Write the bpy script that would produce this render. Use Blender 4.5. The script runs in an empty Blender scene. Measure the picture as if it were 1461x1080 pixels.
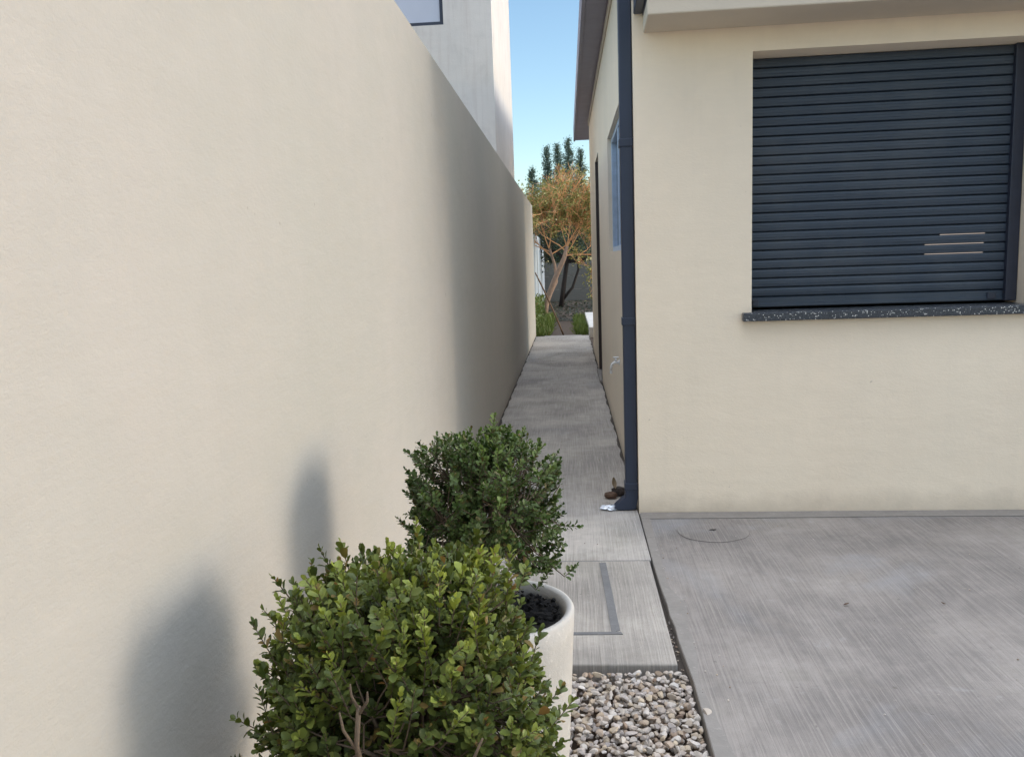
import bpy, bmesh, math, random
import numpy as np
from mathutils import Vector, Matrix
R_ = math.radians
S = bpy.context.scene
C = S.collection
random.seed(7); rng = np.random.default_rng(11)

# ------------------------------------------------------------- camera
cam = bpy.data.objects.new('camera', bpy.data.cameras.new('camera')); C.objects.link(cam)
cam.matrix_world = (Matrix.Translation((0, 0, 1.3)) @ Matrix.Rotation(R_(4.15), 4, 'Z')
                    @ Matrix.Rotation(R_(82.0), 4, 'X') @ Matrix.Rotation(R_(-2.05), 4, 'Z'))
cam.data.sensor_width = 36; cam.data.lens = 1180 / 1461 * 36
cam.data.clip_start = .02; cam.data.clip_end = 2000
S.camera = cam
# ------------------------------------------------------------- light
SUN_AZ, SUN_EL = 89.0, 11.0        # azimuth clockwise from +Y (the corridor)
w = bpy.data.worlds.new('World'); S.world = w; w.use_nodes = True
nt = w.node_tree; bg = nt.nodes['Background']
sky = nt.nodes.new('ShaderNodeTexSky'); sky.sky_type = 'NISHITA'; sky.sun_disc = False
sky.sun_elevation = R_(SUN_EL); sky.sun_rotation = R_(SUN_AZ)
sky.air_density = 1.0; sky.dust_density = .45; sky.ozone_density = 2.0; sky.altitude = 0
bg.inputs[1].default_value = .10
# fill light added in the unseen sky overhead and behind the photographer; the strip of sky in view stays clear
SKY_FILL = 5.6
tcw = nt.nodes.new('ShaderNodeTexCoord'); sxw = nt.nodes.new('ShaderNodeSeparateXYZ'); nt.links.new(tcw.outputs['Generated'], sxw.inputs[0])
def mr(src, a, b):
    x = nt.nodes.new('ShaderNodeMapRange'); x.interpolation_type = 'SMOOTHSTEP'
    x.inputs[1].default_value = a; x.inputs[2].default_value = b; nt.links.new(src, x.inputs[0]); return x.outputs[0]
def mw(op, a, b):
    x = nt.nodes.new('ShaderNodeMath'); x.operation = op
    for i, v in enumerate((a, b)):
        if isinstance(v, (int, float)): x.inputs[i].default_value = v
        else: nt.links.new(v, x.inputs[i])
    return x.outputs[0]
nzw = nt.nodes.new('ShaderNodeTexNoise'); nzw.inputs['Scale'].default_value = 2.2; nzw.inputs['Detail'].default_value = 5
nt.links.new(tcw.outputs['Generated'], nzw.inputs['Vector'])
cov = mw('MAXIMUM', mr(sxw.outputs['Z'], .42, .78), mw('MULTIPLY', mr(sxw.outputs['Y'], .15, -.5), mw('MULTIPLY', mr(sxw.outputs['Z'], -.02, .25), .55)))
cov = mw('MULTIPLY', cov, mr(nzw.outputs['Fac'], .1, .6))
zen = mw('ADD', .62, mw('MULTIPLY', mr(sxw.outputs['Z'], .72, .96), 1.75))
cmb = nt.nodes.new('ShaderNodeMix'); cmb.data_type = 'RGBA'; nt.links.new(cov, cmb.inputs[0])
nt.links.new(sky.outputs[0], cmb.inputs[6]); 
vs = nt.nodes.new('ShaderNodeVectorMath'); vs.operation = 'SCALE'; vs.inputs[0].default_value = (SKY_FILL * .93, SKY_FILL, SKY_FILL * 1.12)
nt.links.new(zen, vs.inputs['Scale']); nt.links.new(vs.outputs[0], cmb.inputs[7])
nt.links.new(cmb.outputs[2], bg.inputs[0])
sd = bpy.data.lights.new('sun', 'SUN'); sd.energy = .46; sd.angle = R_(15); sd.color = (1, .91, .82)
so = bpy.data.objects.new('sun', sd); C.objects.link(so)
d = Vector((math.sin(R_(SUN_AZ)) * math.cos(R_(SUN_EL)), math.cos(R_(SUN_AZ)) * math.cos(R_(SUN_EL)), math.sin(R_(SUN_EL))))
so.rotation_euler = d.to_track_quat('Z', 'Y').to_euler(); so.location = (6, 0, 6)
S.view_settings.view_transform = 'Standard'; S.view_settings.look = 'None'
S.view_settings.exposure = 1.66; S.view_settings.gamma = 1

# ------------------------------------------------------------- materials
def srgb(r, g, b):
    f = lambda c: (c / 12.92 if c <= .04045 else ((c + .055) / 1.055) ** 2.4)
    return (f(r / 255), f(g / 255), f(b / 255), 1)
class N:
    """tiny node-tree builder"""
    def __init__(s, name):
        s.m = bpy.data.materials.new(name); s.m.use_nodes = True
        s.t = s.m.node_tree; s.b = s.t.nodes['Principled BSDF']; s.tc = s.n('ShaderNodeTexCoord')
    def n(s, ty, **k):
        x = s.t.nodes.new(ty)
        for a, v in k.items(): setattr(x, a, v)
        return x
    def l(s, a, b): s.t.links.new(a, b)
    def mp(s, scale=(1, 1, 1), rot=(0, 0, 0), src=None):
        x = s.n('ShaderNodeMapping'); x.inputs['Scale'].default_value = scale; x.inputs['Rotation'].default_value = rot
        s.l(src or s.tc.outputs['Object'], x.inputs[0]); return x.outputs[0]
    def noise(s, vec, sc, det=4, rough=.6, dist=0):
        x = s.n('ShaderNodeTexNoise'); x.inputs['Scale'].default_value = sc; x.inputs['Detail'].default_value = det
        x.inputs['Roughness'].default_value = rough; x.inputs['Distortion'].default_value = dist
        s.l(vec, x.inputs['Vector']); return x.outputs['Fac']
    def ramp(s, fac, stops):
        x = s.n('ShaderNodeValToRGB'); e = x.color_ramp.elements
        while len(e) < len(stops): e.new(.5)
        for i, (p, c) in enumerate(stops):
            e[i].position = p; e[i].color = c if len(c) == 4 else (*c, 1)
        s.l(fac, x.inputs[0]); return x.outputs[0]
    def g(s, fac, a, b, va=0, vb=1): return s.ramp(fac, [(a, (va,) * 3), (b, (vb,) * 3)])
    def mix(s, fac, a, b, mode='MIX'):
        x = s.n('ShaderNodeMix', data_type='RGBA', blend_type=mode)
        for v, i in ((fac, 0), (a, 6), (b, 7)):
            if isinstance(v, (int, float)): x.inputs[i].default_value = v
            elif isinstance(v, tuple): x.inputs[i].default_value = v
            else: s.l(v, x.inputs[i])
        return x.outputs[2]
    def math(s, op, a, b):
        x = s.n('ShaderNodeMath', operation=op)
        for i, v in enumerate((a, b)):
            if isinstance(v, (int, float)): x.inputs[i].default_value = v
            else: s.l(v, x.inputs[i])
        return x.outputs[0]
    def bump(s, h, strength, dist, prev=None):
        x = s.n('ShaderNodeBump'); x.inputs['Strength'].default_value = strength; x.inputs['Distance'].default_value = dist
        s.l(h, x.inputs['Height'])
        if prev: s.l(prev, x.inputs['Normal'])
        s.l(x.outputs[0], s.b.inputs['Normal']); return x.outputs[0]
    def col(s, c):
        if isinstance(c, tuple): s.b.inputs['Base Color'].default_value = c
        else: s.l(c, s.b.inputs['Base Color'])
    def set(s, **k):
        for a, v in k.items(): s.b.inputs[a.replace('_', ' ')].default_value = v
        return s

def plaster(name, c1, c2, stain=.0, streak=False, bumpy=1.0, foot=True):
    M = N(name); o = M.mp()
    c = M.mix(M.g(M.noise(o, .8, 4, .55), .36, .64), c1, c2)
    c = M.mix(M.g(M.noise(M.mp((1, 1, .45)), 1.7, 5, .6, .5), .5, .72, 0, .10), c, (c1[0] * .98, c1[1] * .86, c1[2] * .80, 1))
    c = M.mix(M.g(M.noise(o, 9, 6, .65), .3, .75, 0, .22), c, tuple(x * .84 for x in c2[:3]) + (1,))
    # faint trowel marks
    tr = M.noise(M.mp((3, 3, 26)), 2.0, 4, .6, .6)
    c = M.mix(M.g(tr, .5, .8, 0, .16), c, tuple(min(1, x * 1.1) for x in c1[:3]) + (1,))
    # small dirt specks
    sp = M.noise(o, 26, 2, .4)
    c = M.mix(M.g(sp, .785, .82, 0, .35), c, (.16, .13, .11, 1))
    if foot:   # splash dirt close to the paving
        sx = M.n('ShaderNodeSeparateXYZ'); M.l(M.tc.outputs['Object'], sx.inputs[0])
        ft = M.math('ADD', sx.outputs['Z'], M.math('MULTIPLY', M.noise(o, 6, 5, .7), .16))
        c = M.mix(M.g(ft, .08, .2, .4, 0), c, (.30, .25, .20, 1))
    if not streak and foot:
        dv = M.g(M.noise(M.mp((5, 5, .35)), 2.4, 5, .7, .2), .5, .75, 0, .35)
        c = M.mix(M.math('MULTIPLY', dv, .12), c, (.36, .33, .30, 1))
    if streak:
        sv = M.noise(M.mp((9, 9, .5)), 2.2, 5, .65, .3)
        c = M.mix(M.g(sv, .5, .75, 0, .28), c, (.42, .34, .31, 1))
        bl = M.noise(o, 3.2, 6, .7, .4)
        c = M.mix(M.g(bl, .52, .72, 0, .22), c, (.36, .34, .32, 1))
    M.col(c); M.set(Roughness=.93); M.b.inputs['Specular IOR Level'].default_value = .2
    fine = M.noise(o, 330, 3, .6); mid = M.noise(M.mp((1, 1, 1.7)), 70, 4, .6)
    b = M.bump(fine, .35 * bumpy, .0016); b = M.bump(mid, .4 * bumpy, .003, b)
    M.bump(M.noise(M.mp((1, 1, 2.2)), 5, 3, .5), .35, .008, b)
    return M.m

def brushed(name, ca, cb, rot=0.0, groove=1.0, warm=None):
    M = N(name); o = M.mp()
    wv = M.n('ShaderNodeVectorMath', operation='ADD')
    nz = M.n('ShaderNodeTexNoise'); nz.inputs['Scale'].default_value = 1.4; nz.inputs['Detail'].default_value = 3
    M.l(o, nz.inputs['Vector'])
    sc = M.n('ShaderNodeVectorMath', operation='SCALE'); sc.inputs['Scale'].default_value = .022
    M.l(nz.outputs['Color'], sc.inputs[0]); M.l(o, wv.inputs[0]); M.l(sc.outputs[0], wv.inputs[1])
    v = M.mp((150, 2.4, 1), (0, 0, R_(rot)), wv.outputs[0])
    br = M.noise(v, 1.0, 5, .72)
    v2 = M.mp((38, .35, 1), (0, 0, R_(rot + 3)), wv.outputs[0])
    br2 = M.noise(v2, 1.0, 3, .6)
    patch = M.noise(o, 1.5, 6, .62, .3)
    c = M.mix(M.g(patch, .36, .62), tuple(x * 1.2 for x in ca[:3]) + (1,), tuple(x * .80 for x in cb[:3]) + (1,))
    mo = M.noise(o, 16, 7, .72, .4)
    c = M.mix(M.g(mo, .36, .6, .3, 0), c, tuple(x * .68 for x in cb[:3]) + (1,))
    c = M.mix(M.g(M.noise(o, 55, 5, .7), .58, .74, 0, .35), c, tuple(x * 1.5 for x in ca[:3]) + (1,))
    c = M.mix(M.g(M.noise(M.mp((1, 1, 1), (0, 0, 1.1)), 1.3, 5, .65, .8), .55, .68, 0, .38), c, (.20, .195, .16, 1))
    c = M.mix(M.g(M.noise(o, 95, 3, .7), .66, .74, 0, .55), c, tuple(x * .45 for x in cb[:3]) + (1,))
    c = M.mix(M.g(M.noise(M.mp((1, 1, 1), (0, 0, .3)), 5.5, 7, .75, 1.2), .6, .7, 0, .3), c, (.40, .40, .40, 1))
    c = M.mix(M.g(br, .46, .66, 0, .5), c, tuple(x * 1.4 for x in ca[:3]) + (1,))
    c = M.mix(M.g(br, .30, .44, .55, 0), c, tuple(x * .58 for x in ca[:3]) + (1,))
    c = M.mix(M.g(br2, .55, .75, 0, .15), c, tuple(x * 1.45 for x in cb[:3]) + (1,))
    c = M.mix(M.g(M.noise(o, 4.5, 6, .7, .5), .55, .75, 0, .35), c, warm or (.25, .22, .19, 1))
    c = M.mix(M.g(M.noise(M.mp((1, 1, 1), (0, 0, .6)), .9, 5, .6, .6), .56, .72, 0, .4), c, (.33, .35, .38, 1))
    c = M.mix(M.g(M.noise(o, 42, 2, .4), .74, .78, 0, .5), c, (.09, .08, .07, 1))
    M.col(c); M.set(Roughness=.88); M.b.inputs['Specular IOR Level'].default_value = .3
    b = M.bump(br, .55 * groove, .004); b = M.bump(br2, .3, .006, b)
    M.bump(M.noise(o, 180, 3, .6), .4, .0015, b)
    return M.m

def mortar(name, c, s2=.75):
    M = N(name); o = M.mp()
    k = M.mix(M.g(M.noise(o, 14, 6, .7), .3, .7), c, tuple(x * s2 for x in c[:3]) + (1,))
    k = M.mix(M.g(M.noise(o, 60, 3, .6), .6, .75, 0, .5), k, tuple(min(1, x * 1.5) for x in c[:3]) + (1,))
    M.col(k); M.set(Roughness=.9)
    b = M.bump(M.noise(o, 60, 5, .7), .5, .004); M.bump(M.noise(o, 400, 2, .5), .3, .001, b)
    return M.m

def simple(name, c, rough=.5, metal=0, var=.25, sc=12, bump=.0, spec=.5):
    M = N(name); o = M.mp()
    k = M.mix(M.g(M.noise(o, sc, 5, .65), .3, .7), c, tuple(x * (1 - var) for x in c[:3]) + (1,))
    M.col(k); M.set(Roughness=rough, Metallic=metal); M.b.inputs['Specular IOR Level'].default_value = spec
    if bump: M.bump(M.noise(o, sc * 6, 4, .6), bump, .004)
    return M.m

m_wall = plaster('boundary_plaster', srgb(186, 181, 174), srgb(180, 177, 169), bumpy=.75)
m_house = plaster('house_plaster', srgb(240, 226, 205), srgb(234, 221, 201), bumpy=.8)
m_band = plaster('band_plaster', srgb(205, 193, 176), srgb(196, 186, 172), bumpy=.8, foot=False)
m_neigh = plaster('neighbour_plaster', srgb(224, 218, 212), srgb(212, 207, 202), streak=True, bumpy=1.3, foot=False)
m_patio = brushed('patio_concrete', srgb(138, 132, 127), srgb(125, 120, 117), rot=4, groove=1.3)
m_path = brushed('path_concrete', srgb(170, 164, 157), srgb(158, 153, 148), rot=1)
m_slab = brushed('slab_concrete', srgb(160, 154, 147), srgb(148, 143, 137), rot=-2, groove=1.8)
m_mortar = mortar('grey_mortar', srgb(139, 134, 129), .8)
m_mortar_d = mortar('dark_mortar', srgb(116, 116, 117))
m_crack = mortar('joint_dirt', srgb(72, 64, 57))
m_hair = mortar('hairline_crack', srgb(102, 99, 97))
m_patch = brushed('patch_concrete', srgb(138, 132, 127), srgb(127, 122, 119), rot=80, groove=.5)
m_soil = mortar('soil', srgb(84, 68, 55), .5)
m_potsoil = mortar('pot_soil', srgb(16, 13, 12), .6)
m_navy = simple('navy_metal', srgb(42, 52, 72), .42, .0, .12, 6)
m_fascia = simple('roof_metal', srgb(140, 136, 152), .5, .2, .2, 5)
m_pot = mortar('pot_concrete', srgb(192, 188, 182), .88)
m_white = simple('white_plastic', srgb(225, 228, 232), .35, 0, .1)
m_foil = simple('aluminium_foil', srgb(215, 220, 228), .25, .9, .1, 30, .6)

def shutter_mat():
    M = N('shutter_metal'); o = M.mp()
    sx = M.n('ShaderNodeSeparateXYZ'); M.l(o, sx.inputs[0])
    st = M.noise(M.mp((1.2, 1, 130)), 2.0, 4, .6)
    k = M.mix(M.g(st, .3, .75), srgb(58, 71, 86), srgb(44, 54, 67))
    k = M.mix(M.g(M.noise(o, 3, 5, .6), .45, .7, 0, .4), k, srgb(86, 92, 98))      # dust
    M.col(k); M.set(Roughness=.46)
    M.bump(st, .12, .001); return M.m
m_shut = shutter_mat()
def terrazzo():
    M = N('granite_sill'); o = M.mp()
    v = M.n('ShaderNodeTexVoronoi'); v.inputs['Scale'].default_value = 150; M.l(o, v.inputs['Vector'])
    sep = M.n('ShaderNodeSeparateColor'); M.l(v.outputs['Color'], sep.inputs[0])
    pick = M.g(sep.outputs[0], .74, .84)
    near = M.g(v.outputs['Distance'], .15, .5, 1, 0)
    f = M.math('MULTIPLY', pick, near)
    k = M.mix(M.g(M.noise(o, 160, 4, .7), .35, .7), srgb(34, 38, 46), srgb(74, 80, 88))
    k = M.mix(f, k, srgb(232, 232, 228)); M.col(k); M.set(Roughness=.35); return M.m
m_sill = terrazzo()
def glass_mat(name, c, rough=.06):
    M = N(name); M.col(c); M.set(Roughness=rough, IOR=1.6); M.b.inputs['Specular IOR Level'].default_value = .9
    return M.m
m_glass = glass_mat('window_glass', srgb(70, 88, 108))
m_curtain = simple('window_blind', srgb(196, 200, 214), .25, 0, .06, 3)
m_frame = simple('window_frame', srgb(48, 54, 70), .4)
m_jamb = simple('pale_frame', srgb(190, 212, 238), .35)
m_door = simple('door_paint', srgb(70, 60, 58), .5)
def pebbles():
    M = N('pebble_stone'); g = M.n('ShaderNodeNewGeometry'); o = M.mp()
    k = M.ramp(g.outputs['Random Per Island'], [(0, srgb(196, 188, 178)), (.2, srgb(174, 165, 155)), (.36, srgb(204, 198, 192)),
                 (.5, srgb(158, 138, 118)), (.62, srgb(190, 181, 175)), (.75, srgb(140, 132, 128)), (.87, srgb(186, 170, 146)), (1, srgb(120, 96, 78))])
    k = M.mix(M.g(M.noise(o, 60, 5, .7), .35, .7, 0, .45), k, srgb(150, 138, 128))
    M.col(k); M.set(Roughness=.8); M.bump(M.noise(o, 220, 4, .6), .4, .001); return M.m
m_peb = pebbles()
def leafmat(name, dark, mid, young, brown, trans=.18, rough=.38):
    M = N(name); g = M.n('ShaderNodeNewGeometry'); at = M.n('ShaderNodeAttribute', attribute_name='age')
    r = g.outputs['Random Per Island']
    k = M.mix(M.g(r, .0, 1), dark, mid)
    k = M.mix(M.g(at.outputs['Fac'], .25, 1.0), k, young)
    k = M.mix(M.g(r, .94, .97), k, brown)
    k = M.mix(M.g(M.noise(M.mp(), 7, 3, .6), .35, .7, 0, .4), k, dark)
    bk = M.mix(.3, k, srgb(120, 134, 84))
    k2 = M.mix(g.outputs['Backfacing'], k, bk)
    M.col(k2); M.set(Roughness=rough); M.b.inputs['Specular IOR Level'].default_value = .3
    M.bump(M.noise(M.mp(), 300, 2, .5), .15, .001)
    tr = M.n('ShaderNodeBsdfTranslucent'); M.l(M.mix(.5, k, young), tr.inputs[0])
    mx = M.n('ShaderNodeMixShader'); mx.inputs[0].default_value = trans
    M.l(M.b.outputs[0], mx.inputs[1]); M.l(tr.outputs[0], mx.inputs[2])
    M.l(mx.outputs[0], M.t.nodes['Material Output'].inputs['Surface']); return M.m
m_leaf_b = leafmat('box_leaf', srgb(32, 52, 24), srgb(66, 92, 40), srgb(118, 142, 56), srgb(104, 80, 46), .12, .42)
m_leaf_f = leafmat('box_leaf_olive', srgb(38, 52, 22), srgb(90, 102, 40), srgb(158, 168, 70), srgb(142, 100, 58), .15, .42)
m_leaf_c = leafmat('conifer_leaf', srgb(60, 82, 80), srgb(84, 108, 100), srgb(112, 132, 116), srgb(90, 84, 60))
m_leaf_y = leafmat('shrub_leaf', srgb(84, 92, 48), srgb(140, 140, 76), srgb(190, 178, 104), srgb(160, 110, 70))
m_leaf_d = leafmat('dark_leaf', srgb(34, 46, 40), srgb(52, 66, 50), srgb(90, 100, 70), srgb(80, 66, 48))
m_leaf_g = leafmat('grass_leaf', srgb(66, 84, 38), srgb(98, 118, 50), srgb(128, 142, 66), srgb(140, 120, 80))
m_bark = simple('box_bark', srgb(112, 96, 80), .85, 0, .35, 60, .5)
m_bark_r = simple('pale_bark', srgb(172, 146, 128), .8, 0, .35, 14, .4)
m_bark_d = simple('dark_bark', srgb(52, 46, 44), .85, 0, .3, 14, .4)
m_twig = simple('sun_tinted_twig', srgb(244, 184, 132), .75, 0, .3, 9)  # orange of low sunlight is put into the twig colour
m_stick = simple('weathered_wood', srgb(120, 96, 76), .8, 0, .3, 30, .3)
m_fence = mortar('fence_concrete', srgb(106, 106, 102), .8)
m_bfence = simple('bluegrey_sheet', srgb(186, 198, 208), .6, 0, .2, 4)
m_dry = simple('dry_leaf', srgb(96, 72, 56), .75, 0, .4, 60, .4)

# ------------------------------------------------------------- helpers
def tag(o, label=None, cat=None, group=None, kind=None):
    for k, v in (('label', label), ('category', cat), ('group', group), ('kind', kind)):
        if v: o[k] = v
    return o
def empty(name, loc, *a, **k):
    o = bpy.data.objects.new(name, None); C.objects.link(o); o.location = loc; o.empty_display_size = .1
    return tag(o, *a, **k)
def link(name, me, mat, parent=None, smooth=False):
    o = bpy.data.objects.new(name, me); C.objects.link(o)
    for m in (mat if isinstance(mat, (list, tuple)) else [mat]): me.materials.append(m)
    if smooth: me.polygons.foreach_set('use_smooth', [True] * len(me.polygons))
    if parent:
        o.parent = parent; wl, q = Vector((0, 0, 0)), parent
        while q: wl += q.location; q = q.parent
        me.transform(Matrix.Translation(-wl))
    return o
class MB:
    """collects shapes in world coordinates and builds ONE mesh"""
    def __init__(s): s.bm = bmesh.new()
    def box(s, x0, x1, y0, y1, z0, z1, bev=0, seg=2):
        r = bmesh.ops.create_cube(s.bm, size=1)
        for v in r['verts']:
            v.co = Vector((x0 + (v.co.x + .5) * (x1 - x0), y0 + (v.co.y + .5) * (y1 - y0), z0 + (v.co.z + .5) * (z1 - z0)))
        if bev:
            es = list({e for v in r['verts'] for e in v.link_edges})
            bmesh.ops.bevel(s.bm, geom=es, offset=bev, segments=seg, affect='EDGES', profile=.5)
        return s
    def tube(s, pts, rads, n=8, cap=True):
        pts = [Vector(p) for p in pts]; rings = []
        for i, p in enumerate(pts):
            t = (pts[min(i + 1, len(pts) - 1)] - pts[max(i - 1, 0)]).normalized()
            a = t.orthogonal().normalized() if i == 0 else (prev - t * prev.dot(t)).normalized()
            prev = a; b = t.cross(a)
            rings.append([s.bm.verts.new(p + (a * math.cos(k * 2 * math.pi / n) + b * math.sin(k * 2 * math.pi / n)) * rads[i]) for k in range(n)])
        for r0, r1 in zip(rings, rings[1:]):
            for k in range(n): s.bm.faces.new((r0[k], r0[(k + 1) % n], r1[(k + 1) % n], r1[k]))
        if cap: s.bm.faces.new(rings[0][::-1]); s.bm.faces.new(rings[-1])
        return s
    def lathe(s, prof, c, n=64, wob=0):
        rings = []
        for r, z in prof:
            rings.append([s.bm.verts.new((c[0] + math.cos(k * 2 * math.pi / n) * r * (1 + wob * math.sin(3 * k * 2 * math.pi / n + z * 9)),
                                          c[1] + math.sin(k * 2 * math.pi / n) * r, c[2] + z)) for k in range(n)])
        for r0, r1 in zip(rings, rings[1:]):
            for k in range(n): s.bm.faces.new((r0[k], r0[(k + 1) % n], r1[(k + 1) % n], r1[k]))
        return s
    def poly(s, pts, z0, z1):
        """extruded ground polygon"""
        a = [s.bm.verts.new((x, y, z1)) for x, y in pts]; s.bm.faces.new(a)
        if z0 < z1:
            b = [s.bm.verts.new((x, y, z0)) for x, y in pts]
            for i in range(len(pts)):
                j = (i + 1) % len(pts); s.bm.faces.new((a[i], b[i], b[j], a[j]))
        return s
    def build(s, name, mat, parent=None, smooth=False, fn=None):
        if fn:
            for v in s.bm.verts: v.co = Vector(fn(*v.co))
        bmesh.ops.recalc_face_normals(s.bm, faces=s.bm.faces)
        me = bpy.data.meshes.new(name); s.bm.to_mesh(me); s.bm.free()
        return link(name, me, mat, parent, smooth)
def wallgrid(axis, u, z, w0, w1, holes):
    """wall with openings: a grid of solid cells; u,z = extent; holes = (u0,u1,z0,z1); w0,w1 thickness span"""
    us = sorted({u[0], u[1], *[h[0] for h in holes], *[h[1] for h in holes]})
    zs = sorted({z[0], z[1], *[h[2] for h in holes], *[h[3] for h in holes]})
    solid = lambda i, j: (0 <= i < len(us) - 1 and 0 <= j < len(zs) - 1 and
        not any(h[0] <= us[i] < h[1] and h[2] <= zs[j] < h[3] for h in holes))
    mb = MB(); V = {}
    def v(a, b, c):
        k = (a, b, c)
        if k not in V: V[k] = mb.bm.verts.new((a, b, c) if axis == 'x' else (b, a, c))
        return V[k]
    def f(*q): mb.bm.faces.new([v(*p) for p in q])
    for i in range(len(us) - 1):
        for j in range(len(zs) - 1):
            if not solid(i, j): continue
            a, b, c, e = us[i], us[i + 1], zs[j], zs[j + 1]
            f((a, w0, c), (b, w0, c), (b, w0, e), (a, w0, e)); f((a, w1, c), (a, w1, e), (b, w1, e), (b, w1, c))
            if not solid(i - 1, j): f((a, w0, c), (a, w0, e), (a, w1, e), (a, w1, c))
            if not solid(i + 1, j): f((b, w0, c), (b, w1, c), (b, w1, e), (b, w0, e))
            if not solid(i, j - 1): f((a, w0, c), (a, w1, c), (b, w1, c), (b, w0, c))
            if not solid(i, j + 1): f((a, w0, e), (b, w0, e), (b, w1, e), (a, w1, e))
    return mb

# ------------------------------------------------------------- setting: ground, path, patio
mb = MB(); mb.box(-400, 400, -300, 700, -.60, -.058); tag(mb.build('ground', m_soil), kind='structure')
mb = MB()   # concrete path along the passage, in casting bays with thin joints
HX = .33
for a, b in ((3.475, 7.9), (7.906, 12.2), (12.206, 14.36)):
    mb.box(-.6, HX - .004, a, b, -.2, 0, .004)
tag(mb.build('path', m_path), kind='structure')
mb = MB()
mb.box(-.6, .318, 2.535, 3.467, -.2, .002, .006); tag(mb.build('path_end_slab', m_slab), kind='structure')
mb = MB()   # mortar strips: the L of the access cover and the filled joints
mb.poly([(.100, 3.44), (.128, 3.44), (.148, 2.78), (.118, 2.76)], .001, .0045)
mb.poly([(-.5, 2.735), (.156, 2.748), (.150, 2.766), (-.5, 2.757)], .001, .0052)
mb.poly([(-.6, 3.463), (.32, 3.463), (.32, 3.479), (-.6, 3.479)], -.02, -.001)
tag(mb.build('path_joint_mortar', m_mortar_d), kind='structure')
mb = MB()
e = [(.352, 1.2), (.347, 2.0), (.351, 2.42), (.345, 2.58), (.341, 2.70), (.343, 2.80), (.336, 2.90), (.338, 3.0), (.334, 3.1), (.331, 3.2), (.329, 3.34), (.329, 3.6), (.331, 4.12)]
pts = e + [(.331, 4.2), (9, 4.05), (9, -6), (.36, -6)]
mb.poly(pts, -.2, 0); tag(mb.build('patio', m_patio), kind='structure')
mb = MB()   # smooth trowelled mortar edge of the patio
L = [(x + .0015, y) for x, y in e]
rt = [(x + .045 + .018 * math.sin(y * 7) + .012 * math.sin(y * 17 + 1), y) for x, y in e]
mb.poly(L + rt[::-1], .001, .0042); 
mb.poly([(.332, 4.045), (.9, 4.035), (1.6, 4.03), (3, 3.985), (5, 3.95), (5, 4.06), (.34, 4.142)], .001, .0048)
tag(mb.build('patio_mortar_edge', m_mortar), kind='structure')
mb = MB(); mb.box(.32, .352, 2.3, 3.4, -.2, -.03); tag(mb.build('joint_soil', m_crack), kind='structure')
mb = MB()   # dirt gathered where the path meets the walls
for xb, sg in ((-.6, 1), (HX, -1)):
    ys = np.arange(2.6 if sg > 0 else 4.35, 14.3, .06)
    ed = [(xb + sg * (.004 + .016 * abs(math.sin(q * 3.1) * math.sin(q * 7.7 + 1)) + random.uniform(0, .006)), q) for q in ys]
    ln = [(xb - sg * .002, q) for q in ys]
    for k in range(len(ys) - 1): mb.poly([ln[k], ed[k], ed[k + 1], ln[k + 1]], .0045, .0045)
tag(mb.build('dirt_edge', m_crack), kind='structure')
# round patched spot with its drain hole
mb = MB(); cx, cy, r = .655, 3.85, .165
ring = []
for k in range(72):
    a = k * math.pi / 36; rr = r * (1 + .03 * math.sin(2 * a + 1) + .012 * math.sin(7 * a)); ring.append((cx + rr * math.cos(a), cy + rr * math.sin(a)))
mb.poly(ring, .001, .0026); dp = mb.build('mortar_patch', m_patch)
tag(dp, 'round grey mortar patch with a small dark hole, in the patio by the house wall', 'drain patch')
mb = MB(); pr = [(cx + (.012 + .006 * math.sin(3 * k)) * math.cos(k * .7) * 1.3, cy + .01 + (.011 + .004 * math.sin(2 * k)) * math.sin(k * .7)) for k in range(9)]
mb.poly(pr, .0026, .0045); mb.build('drain_hole', simple('hole_dark', (.02, .018, .016, 1), .9), dp)
mb = MB()
for k in range(72):
    if 32 < k < 71: 
        (x0, y0), (x1, y1) = ring[k], ring[(k + 1) % 72]; g = 1.005
        mb.poly([(x0, y0), (x1, y1), (cx + (x1 - cx) * g, cy + (y1 - cy) * g), (cx + (x0 - cx) * g, cy + (y0 - cy) * g)], .001, .0018)
mb.build('rim_crack', m_hair, dp)
# hairline cracks in the patio
mb = MB()
def crack(p, q, wd, j):
    n = 40; P = []
    for i in range(n + 1):
        t = i / n; P.append((p[0] + (q[0] - p[0]) * t, p[1] + (q[1] - p[1]) * t + j * (math.sin(t * 19) * .4 + math.sin(t * 47) * .3 + random.uniform(-.3, .3))))
    mb.poly(P + [(x, y + wd * (.5 + random.random())) for x, y in P[::-1]], .001, .003)

mb.bm.free()

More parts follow.
